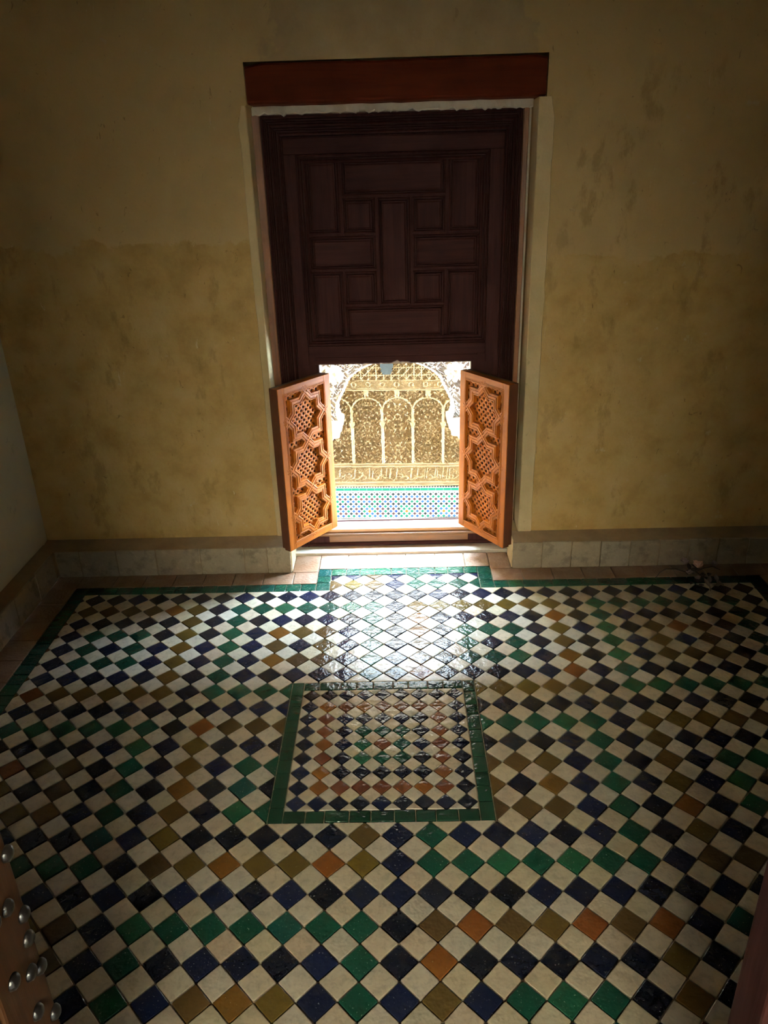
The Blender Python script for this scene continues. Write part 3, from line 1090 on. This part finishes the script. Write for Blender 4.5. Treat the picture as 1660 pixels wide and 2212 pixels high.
M_STUC = mat_stucco('golden_stucco', (0.40, 0.28, 0.135), (0.52, 0.385, 0.21))
M_STUCW = mat_stucco('white_stucco', (0.42, 0.375, 0.30), (0.52, 0.48, 0.41))
M_PAVE = mat_plaster('courtyard_marble', (0.22, 0.18, 0.13), (0.30, 0.26, 0.20), 5.0, 0.5)
M_GOLD = mat_wood('gilded_cedar', (0.30, 0.17, 0.05), (0.48, 0.30, 0.10), 'x', 0.5)
M_GREY = mat_simple('grey_niche', (0.075, 0.090, 0.085), 0.7)

YC, YA = 6.2, 5.0
# dark boards added on the unseen courtyard face to cut bounced light
cl = MB()
cl.box(X_LW - 2.2, -0.42, Y_OUT, Y_OUT + 0.03, -1.285, 5.0)
cl.box(0.42, X_RW + 2.2, Y_OUT, Y_OUT + 0.03, -1.285, 5.0)
cl.box(-0.42, 0.42, Y_OUT, Y_OUT + 0.03, 0.95, 5.0)
cl.box(-0.42, 0.42, Y_OUT, Y_OUT + 0.03, -1.285, 0.05)
tag(cl.build('wall_added_dark_sheet', M_DARKW), kind='structure')
FLOORC = -1.285
tag(MB().box(-4.0, 4.5, Y_OUT, YC + 0.3, FLOORC - 0.1, FLOORC).build('courtyard_floor', M_PAVE), 'pale marble courtyard floor', kind='structure')
# unseen passage added behind the entrance; its wall slot shapes the fill light
tag(MB().box(-2.6, 2.6, -2.7, -0.36, -0.10, -0.012).build('floor_added_passage', M_TERRA), kind='structure')
SLOT_A, SLOT_B, SLOT_Z = -0.95, 0.72, 1.71
lw = MB().box(-2.6, -2.5, -2.5, -0.36, -0.1, 3.7).box(2.5, 2.6, -2.5, -0.36, -0.1, 3.7)
lw.box(-2.6, 2.6, -2.7, -2.5, -0.1, SLOT_Z)
lw.box(-2.6, SLOT_A, -2.7, -2.5, SLOT_Z, 3.7).box(SLOT_B, 2.6, -2.7, -2.5, SLOT_Z, 3.7)
tag(lw.build('wall_added_slot', M_WALLS), kind='structure')
tag(MB().box(-2.6, 2.6, -3.9, -0.36, 3.7, 3.8).build('ceiling_added_overhang', M_CEIL), kind='structure')  # added overhang, keeps direct sun out of the slot

tag(MB().box(-6.0, 6.0, -6.0, -5.6, -0.1, 6.5).build('wall_added_reflector', mat_plaster('warm_reflector', (0.84, 0.62, 0.36), (0.90, 0.70, 0.44), 2.0)), kind='structure')  # unseen wall added to bounce warm fill in through the slot
tag(MB().box(-6.0, 6.0, -5.6, -2.7, -0.1, -0.02).build('ground_lane', M_TERRA), kind='structure')

# --- rear gallery wall with carved relief
cw = MB()
cw.box(-4.0, -0.80, YC, YC + 0.3, FLOORC, 1.0)
cw.box(0.80, 4.0, YC, YC + 0.3, FLOORC, 1.0)
cw.box(-0.80, 0.80, YC + 0.04, YC + 0.3, FLOORC, 1.0)
cw.box(-0.80, 0.80, YC, YC + 0.04, 0.40, 1.0)
cw = cw.build('wall_courtyard', M_STUC)
tag(cw, 'carved golden stucco gallery wall seen through the opening', kind='structure')


def sst(x, a, b):
    t = np.clip((x - a) / (b - a), 0, 1)
    return t * t * (3 - 2 * t)


def vines(x, z, p, q, s, ph):
    """interlacing contour lines that read as carved leafwork"""
    a = x * p + s * np.sin(z * q * 0.7 + ph)
    b = z * q + s * np.sin(x * p * 0.7 + ph * 1.3)
    f1 = np.sin(a) * np.sin(b) + 0.45 * np.sin(2.1 * a + 1.3 * b) * np.cos(0.9 * b - a)
    l1 = 1 - sst(np.abs(f1 - 0.12), 0.14, 0.30)
    f2 = np.cos(a * 0.55 + b * 0.5) * np.cos(b * 0.6 - a * 0.5)
    l2 = 1 - sst(np.abs(f2), 0.10, 0.22)
    return np.maximum(l1, 0.8 * l2)


def heightfield(name, X, Z, H, y, mat, parent, mask=None):
    nz, nx = X.shape
    co = np.stack([X, y - H, Z], -1).reshape(-1, 3)
    idx = np.arange(nz * nx).reshape(nz, nx)
    q = np.stack([idx[:-1, :-1], idx[:-1, 1:], idx[1:, 1:], idx[1:, :-1]], -1).reshape(-1, 4)
    me = bpy.data.meshes.new(name)
    me.vertices.add(len(co))
    me.vertices.foreach_set('co', co.ravel())
    me.loops.add(len(q) * 4)
    me.loops.foreach_set('vertex_index', q.ravel().astype(np.int32))
    me.polygons.add(len(q))
    me.polygons.foreach_set('loop_start', (np.arange(len(q)) * 4).astype(np.int32))
    me.polygons.foreach_set('loop_total', np.full(len(q), 4, np.int32))
    me.update(calc_edges=True)
    me.validate()
    me.materials.append(mat)
    return link(name, me, parent)


PIT, XC = 0.2545, 0.013
def zl(x): return -0.018 * x          # courses of the old wall run a touch out of level
gxs = np.arange(-0.80, 0.8001, 0.0034)
gzs = np.arange(-0.952, 0.402, 0.0034)
X, Z0 = np.meshgrid(gxs, gzs)
Z = Z0 - zl(X)
bay = np.round((X - XC) / PIT)
u = X - XC - bay * PIT
H = np.zeros_like(X)
par = np.abs(bay) % 3
us = np.abs(u)
# leafwork inside the arches, a different weave in each bay, and in the spandrels
vin = np.where(par == 0, vines(us, Z, 84, 76, 1.3, 0.4), np.where(par == 1, vines(us, Z, 112, 112, 0.9, 1.7), vines(us, Z, 92, 100, 1.5, 2.6)))
vsp = vines(X, Z, 100, 94, 1.4, 0.9)
z_sp, z_cr, z_cor = -0.262, -0.160, -0.092
Rx, Rz = PIT / 2 - 0.004, z_cr - z_sp
rho = np.sqrt((u / Rx) ** 2 + (np.maximum(Z - z_sp, 0) / Rz) ** 2)
inside = (rho < 1.0) & (Z > -0.735) & (Z < z_cor)
area_bay = (Z > -0.735) & (Z < z_cor - 0.01)
H = np.where(area_bay, np.where(rho < 0.97, 0.026 * vin - 0.016, 0.026 * vsp - 0.019), H)
sc_ = 0.055 + 0.012 * np.sin(np.arctan2(Z - z_sp, u) * 24)
arch = (np.abs(rho - 1.0) < sc_) & (Z > z_sp) & (Z < z_cor)
H = np.where(arch, 0.015, H)
col_d = np.abs(np.abs(u) - PIT / 2)
colm = (col_d < 0.0115) & (Z > -0.735) & (Z < -0.42)
H = np.where(colm, 0.012 + 0.010 * np.sqrt(np.maximum(0, 1 - (col_d / 0.0115) ** 2)), H)
cap = (col_d < 0.012 + 0.012 * sst(Z, -0.42, -0.37)) & (Z >= -0.42) & (Z < -0.372)
H = np.where(cap, 0.020, H)
stem_ = (col_d < 0.010) & (Z >= -0.372) & (Z < z_sp + 0.02)
H = np.where(stem_, 0.013, H)
fin = (us < 0.018) & (Z > z_cr + 0.010) & (Z < z_cor)
H = np.where(fin, 0.014 + 0.004 * (1 - sst(np.abs(np.hypot(u, Z - z_cr - 0.02) - 0.008), 0.001, 0.004)), H)
# cornice, frieze with discs, star strapwork above
def band(z0, z1, h):
    global H
    H = np.where((Z > z0) & (Z < z1), h, H)
band(-0.098, -0.088, 0.020); band(-0.084, -0.078, 0.014)
fz = (Z > -0.076) & (Z < -0.018)
ud = (X + 0.40) % 0.118 - 0.059
disc = np.hypot(ud, Z + 0.047)
H = np.where(fz, np.maximum(0.020 * vines(X, Z, 150, 150, 1.2, 0.2) - 0.012, np.where(np.abs(disc - 0.017) < 0.004, 0.013, 0.0)), H)
band(-0.016, -0.010, 0.016)
gz = (Z > -0.008)
k1 = np.abs(((X + Z) % 0.062) - 0.031); k2 = np.abs(((X - Z) % 0.062) - 0.031)
k3 = np.abs(((X) % 0.062) - 0.031); k4 = np.abs((Z % 0.062) - 0.031)
strap = np.minimum(np.minimum(k1, k2), np.minimum(k3, k4))
H = np.where(gz, np.where(strap < 0.0045, 0.013, 0.018 * vines(X, Z, 170, 170, 1.0, 0.5) - 0.014), H)
# ledge mouldings and the carved inscription band
band(-0.748, -0.737, 0.018); band(-0.757, -0.751, 0.010); band(-0.772, -0.762, 0.020)
ins = (Z > -0.908) & (Z < -0.774)
back = 0.026 * vines(X, Z, 140, 140, 1.5, 1.1) - 0.018
strokes = np.zeros_like(X)
def px(q): return -0.521 + (720 + q * 0.1627 - 732) * (1.011 / 248.0)
for xc_, wd, top in ((115, 5, 1), (310, 6, 1), (500, 5, 1), (540, 4, .7), (655, 5, .9), (720, 5, 1), (770, 9, .95), (855, 5, 1), (1045, 6, 1), (1125, 5, 1), (1220, 4.5, 1), (1243, 4.5, 1), (1355, 5, 1), (1378, 5, 1), (1455, 5, 1), (1510, 4.5, 1), (1537, 4.5, 1)):
    d_ = np.abs(X - px(xc_) - 0.10 * (Z + 0.84))
    strokes = np.maximum(strokes, np.where((d_ < wd * 0.00078) & (Z > -0.885) & (Z < -0.885 + 0.105 * top), 1, 0))
wave = -0.872 + 0.014 * np.sin(X * 38) + 0.008 * np.sin(X * 83 + 1)
strokes = np.maximum(strokes, (np.abs(Z - wave) < 0.0052).astype(float))
for xc_, zc_, rr in ((150, -.868, .019), (240, -.85, .016), (380, -.845, .022), (430, -.868, .018), (590, -.872, .020), (690, -.862, .016), (900, -.858, .022), (980, -.872, .019), (1090, -.868, .018), (1170, -.855, .020), (1290, -.866, .019), (1400, -.862, .017), (1480, -.870, .016), (1560, -.865, .018)):
    rr_ = np.hypot(X - px(xc_), (Z - zc_) * 1.15)
    strokes = np.maximum(strokes, ((np.abs(rr_ - rr) < 0.0042) & ((X - px(xc_)) > -rr * .6)).astype(float))
H = np.where(ins, np.maximum(back, 0.013 * strokes), H)
band(-0.922, -0.910, 0.014); band(-0.934, -0.928, 0.009); band(-0.953, -0.938, 0.016)
# fragments worn away
H = np.where(np.hypot((X + 0.24) / 0.30, (Z + 0.60) / 0.16) < 0.40, np.minimum(H, 0.006 + 0.3 * H), H)
tag(heightfield('carved_relief', X, Z0, H, YC + 0.004, M_STUC, cw), 'carved leafwork, blind arches and inscription band')
# grey niche high in the gallery wall
nm = MB()
npz = [(-0.121, 0.16), (-0.121, 0.098), (-0.112, 0.092), (-0.110, 0.080), (-0.117, 0.072), (-0.108, 0.060), (-0.103, 0.046), (-0.092, 0.040), (-0.044, 0.039), (-0.033, 0.045), (-0.028, 0.060), (-0.020, 0.070), (-0.026, 0.080), (-0.024, 0.092), (-0.014, 0.098), (-0.014, 0.16)]
nm.prism(npz, 'y', YC - 0.018, YC)
nm.build('niche_panel', M_GREY, cw)

# --- tiled dado
def flat_mat(name, c):
    n = NT(name)
    return n.done(c, 0.22)
DM = [flat_mat('dado_white', (0.82, 0.82, 0.78)), flat_mat('dado_dark', (0.022, 0.035, 0.038)), flat_mat('dado_green', (0.012, 0.27, 0.16)), flat_mat('dado_blue', (0.045, 0.17, 0.42)), flat_mat('dado_plum', (0.14, 0.055, 0.055)), flat_mat('dado_amber', (0.45, 0.20, 0.01)), flat_mat('dado_deep_blue', (0.02, 0.09, 0.42))]
dd = MB()
dd.add([(-0.8, YC - 0.006, -1.255 - zl(.8)), (0.8, YC - 0.006, -1.255 + zl(.8)), (0.8, YC - 0.006, -0.955 + zl(.8)), (-0.8, YC - 0.006, -0.955 - zl(.8))], [(0, 1, 2, 3)], 0)
dd.box(-0.8, 0.8, YC - 0.006, YC + 0.02, FLOORC, -1.255, 0)
dado = dd.build('dado', DM[0], cw)
yk = YC - 0.0085
gr = MB()
n = 24
for k in range(n):   # green band, one strip per course tile
    a, b = -0.8 + 1.6 * k / n, -0.8 + 1.6 * (k + 1) / n
    gr.add([(a + .001, yk, -0.992 + zl(a)), (b - .001, yk, -0.992 + zl(b)), (b - .001, yk, -0.969 + zl(b)), (a + .001, yk, -0.969 + zl(a))], [(0, 1, 2, 3)])
gr.build('green_band', DM[2], dado, fix=False)
tr = MB()
x = -0.79
while x < 0.79:
    tr.add([(x, yk, -0.9475 + zl(x)), (x + .0185, yk, -0.9475 + zl(x)), (x + .0105, yk, -0.9655 + zl(x)), (x + .008, yk, -0.9655 + zl(x))], [(0, 3, 2, 1)])
    x += 0.0236
tag(tr.build('merlon_tiles', DM[1], dado, fix=False), kind='stuff')
pt = 0.0467
dm = MB()
ZT = -1.026
for r in range(-1, 11):
    z = ZT - 0.0232 * r
    off = 0.5 if r % 2 else 0.0
    for k in range(-17, 18):
        x = -0.0386 + (k + off) * pt
        if abs(x) > 0.78: continue
        m = (k + 70) % 7
        if r < 0: c_ = 1
        elif r % 2 == 0:
            c_ = 1 if r == 0 else (4 if (r == 2 and m != 6) else (1 if (m in (1, 2, 3, 6) or r == 4) else 4))
            if r in (6, 8) and m in (2, 3): c_ = 3 if (k // 7) % 2 else 2
        else:
            mm = (k // 7) % 2
            c_ = (2 if mm else 3) if r in (1,) else (3 if (m + r) % 4 < 2 else 2)
            if r == 7: c_ = {2: 5, 1: 2, 3: 2, 0: 6, 4: 3, 5: 2, 6: 3}[m]
            if r == 5: c_ = {2: 2, 1: 2, 3: 2, 0: 3, 4: 6, 5: 2, 6: 3}[m]
        a, b = 0.0150, 0.0140
        zc = z + zl(x)
        p = [(x - a, zc), (x, zc - b), (x + a, zc), (x, zc + b)]
        p = clip(clip(p, 0, 1, -1.008 + zl(x)), 0, -1, 1.250 - zl(x))
        if len(p) < 3: continue
        dm.add([(q[0], yk, q[1]) for q in p], [tuple(range(len(p)))], c_)
        if r >= 0: dm.add([(x + pt / 2 - .0022, yk, zc), (x + pt / 2, yk, zc - .0022), (x + pt / 2 + .0022, yk, zc), (x + pt / 2, yk, zc + .0022)], [(0, 1, 2, 3)], 4)
tag(dm.build('dado_tiles', DM, dado, fix=False), kind='stuff')
MB().box(-0.8, 0.8, YC - 0.010, YC, -1.285, -1.266).build('dado_skirting', mat_simple('plum_skirting', (0.16, 0.08, 0.08), 0.4), cw)

# --- arcade in front of the gallery
ez = np.array([-0.095, -0.090, -0.050, -0.045, -0.004, 0.000, 0.028, 0.034, 0.066, 0.116, 0.157, 0.190, 0.228, 0.270, 0.307, 0.336, 0.360, 0.387, 0.420, 0.448, 0.47])
ex = np.array([0.405, 0.383, 0.380, 0.366, 0.364, 0.352, 0.354, 0.372, 0.383, 0.383, 0.373, 0.357, 0.337, 0.318, 0.300, 0.275, 0.245, 0.200, 0.120, 0.012, 0.0005])
zz = np.concatenate([np.linspace(-0.095, 0.46, 190), np.linspace(0.4625, 1.12, 160)])
XE = np.interp(zz, ez, ex)
slope = np.abs(np.gradient(XE, zz))
arc = np.cumsum(np.sqrt(1 + slope ** 2) * np.gradient(zz))
scal = np.where((zz > 0.06) & (zz < 0.45), 0.0065 * np.abs(np.sin(arc * math.pi / 0.030)) - 0.003, 0.0)
XE = np.maximum(XE + scal, 0.0005)
nx = 150
t = np.linspace(0, 1, nx)
CXA = -0.006
facade = MB()
facade.box(-4.0, CXA - 0.66, YA, YA + 0.16, FLOORC, 2.05)
facade.box(CXA + 0.66, 4.0, YA, YA + 0.16, FLOORC, 2.05)
facade.box(-4.0, 4.0, YA + 0.03, YA + 0.16, 0.47, 2.05)
facade.box(CXA - 0.66, CXA + 0.66, YA, YA + 0.03, 1.12, 2.05)
for s in (-1, 1):
    facade.box(CXA + s * 0.42 - (0.24 if s < 0 else 0), CXA + s * 0.42 + (0.24 if s > 0 else 0), YA + 0.03, YA + 0.16, -0.09, 0.47)
    for xc_ in (0.50,):
        facade.lathe([(0.085, FLOORC), (0.085, FLOORC + 0.05), (0.055, FLOORC + 0.09), (0.052, -0.16), (0.075, -0.12), (0.085, -0.095), (0.085, -0.085)], (CXA + s * xc_, YA + 0.08, 0.0), 'z', 16)
facade = facade.build('wall_arcade', M_STUCW)
tag(facade, 'sunlit white stucco arcade framing the view through the opening', kind='structure')
for s in (-1, 1):
    Xg = XE[:, None] + (0.67 - XE[:, None]) * t[None, :]
    Zg = np.repeat(zz[:, None], nx, 1)
    dist = Xg - XE[:, None]
    Hh_ = 0.026 * vines(Xg + 0.3, Zg, 95, 95, 1.5, 0.7 + s) - 0.018
    rim = (dist < 0.016) & (Zg > -0.0) & (Zg < 0.46)
    Hh_ = np.where(rim, 0.010, Hh_)
    groove = (dist >= 0.016) & (dist < 0.021) & (Zg > 0.03) & (Zg < 0.46)
    Hh_ = np.where(groove, -0.008, Hh_)
    imp = (Zg < 0.030)
    Hh_ = np.where(imp, 0.010, Hh_)
    # large rosette in the spandrel
    rr_ = np.hypot(Xg - 0.40, Zg - 0.345); th = np.arctan2(Zg - 0.345, Xg - 0.40)
    ros = rr_ < 0.070 * (0.75 + 0.25 * np.abs(np.cos(4 * th)))
    Hh_ = np.where(ros, 0.006 + 0.006 * np.abs(np.cos(4 * th)) , Hh_)
    Hh_ = np.where(np.abs(rr_ - 0.020) < 0.004, 0.016, Hh_)
    if s > 0:
        heightfield('carved_spandrel', CXA + Xg, Zg, Hh_, YA, M_STUCW, facade)
    else:
        heightfield('carved_spandrel', CXA - Xg[:, ::-1], Zg, Hh_[:, ::-1], YA, M_STUCW, facade)
    # soffit of the arch
    v, f = [], []
    for k in range(len(zz)):
        if zz[k] > 0.462: break
        v += [(CXA + s * XE[k], YA - 0.010, zz[k]), (CXA + s * XE[k], YA + 0.16, zz[k])]
    f = [(2 * k, 2 * k + 1, 2 * k + 3, 2 * k + 2) for k in range(len(v) // 2 - 1)]
    MB().add(v, f).build('arch_soffit', M_STUCW, facade, fix=False)
# carved cedar eaves above the arcade and the gallery ceiling
ev = MB()
ev.box(-4.0, 4.0, YA - 0.02, YA + 0.2, 2.05, 2.12)
ev = ev.build('eaves', M_GOLD, facade)
# unseen wall added on the left to block part of the sky
tag(MB().box(-1.5, -1.05, Y_OUT + 0.03, YA - 0.02, FLOORC, 3.6).build('wall_added_sky_block_left', M_STUC), kind='structure')
tag(MB().box(-4.0, 4.0, YA + 0.16, YC + 0.3, 1.0, 1.12).build('ceiling_gallery', M_GOLD), kind='structure')

# ------------------------------------------------------------------ dried flower on the floor near the right plinth
fl = empty('dried_flower', (1.232, 2.822, 0.004))
fl.scale = (1.25, 1.25, 1.25)
tag(fl, 'small withered flower with twisted dark stem lying by the right plinth', 'flower')
M_STEM = mat_simple('dry_stem', (0.035, 0.020, 0.015), 0.8)
M_PET = mat_simple('dry_petal', (0.80, 0.48, 0.36), 0.8)
M_LEAF = mat_simple('dry_leaf', (0.24, 0.19, 0.18), 0.85)
MB().tube([(-0.135, -0.012, 0.001), (-0.115, 0.008, 0.012), (-0.09, 0.020, 0.018), (-0.06, 0.018, 0.018), (-0.03, 0.008, 0.012), (0.0, 0.0, 0.02)], [0.0012, 0.0014, 0.0015, 0.0016, 0.002, 0.002]).build('stem', M_STEM, fl, smooth=True)
MB().tube([(0.0, 0.0, 0.016), (0.01, -0.03, 0.016), (0.02, -0.07, 0.010), (0.012, -0.105, 0.003)], [0.0022, 0.002, 0.0018, 0.001]).build('stem', M_STEM, fl, smooth=True)
MB().tube([(0.0, 0.0, 0.016), (0.03, 0.012, 0.022), (0.06, 0.016, 0.026), (0.085, 0.010, 0.016)], [0.002, 0.0016, 0.0014, 0.001]).build('stem', M_STEM, fl, smooth=True)


def leaf(nm, mat, base, direction, L, Wd, curl):
    d = Vector(direction).normalized()
    sd = d.cross(Vector((0, 0, 1)))
    if sd.length < .1: sd = Vector((1, 0, 0))
    sd.normalize()
    up = sd.cross(d)
    v, f = [], []
    n = 5
    for k in range(n + 1):
        t_ = k / n
        wv = Wd * math.sin(math.pi * min(1, t_ * .92 + .06)) * .5
        c = Vector(base) + d * (L * t_) + up * (curl * t_ * t_)
        v += [c - sd * wv + up * wv * .4, c, c + sd * wv + up * wv * .4]
    v2 = [p - up * 0.0006 for p in v]
    m = len(v)
    for k in range(n):
        for q in (0, 1):
            a = k * 3 + q
            f += [(a, a + 1, a + 4, a + 3), (m + a, m + a + 3, m + a + 4, m + a + 1)]
    MB().add(v + v2, f).build(nm, mat, fl, fix=False)


M_PET2 = mat_simple('faded_petal', (0.34, 0.24, 0.23), 0.85)
def blossom(mat, c, size, n):
    for k in range(n):
        a = k * 2.4
        leaf('petal', mat, (c[0], c[1], c[2] + 0.0012 * k), (math.cos(a) * .8, math.sin(a) * .8, 0.30 + 0.10 * (k % 4)), size, size * .85, size * .25)
blossom(M_PET, (0.004, 0.0, 0.030), 0.021, 11)
blossom(M_PET2, (-0.034, 0.020, 0.034), 0.019, 8)
blossom(M_PET2, (0.066, 0.018, 0.026), 0.014, 7)
blossom(M_PET2, (-0.026, -0.012, 0.012), 0.015, 6)
blossom(M_PET2, (-0.012, -0.048, 0.012), 0.013, 6)
for k in range(26):
    bx_, by_ = random.uniform(-0.035, 0.055), random.uniform(-0.105, 0.02)
    a = random.uniform(0, 6.28)
    leaf('leaf', M_LEAF if k % 3 == 0 else M_STEM, (bx_, by_, 0.006 + random.uniform(0, 0.014)), (math.cos(a), math.sin(a), random.uniform(0.0, 0.5)), random.uniform(0.022, 0.036), 0.015, random.uniform(-0.003, 0.008))
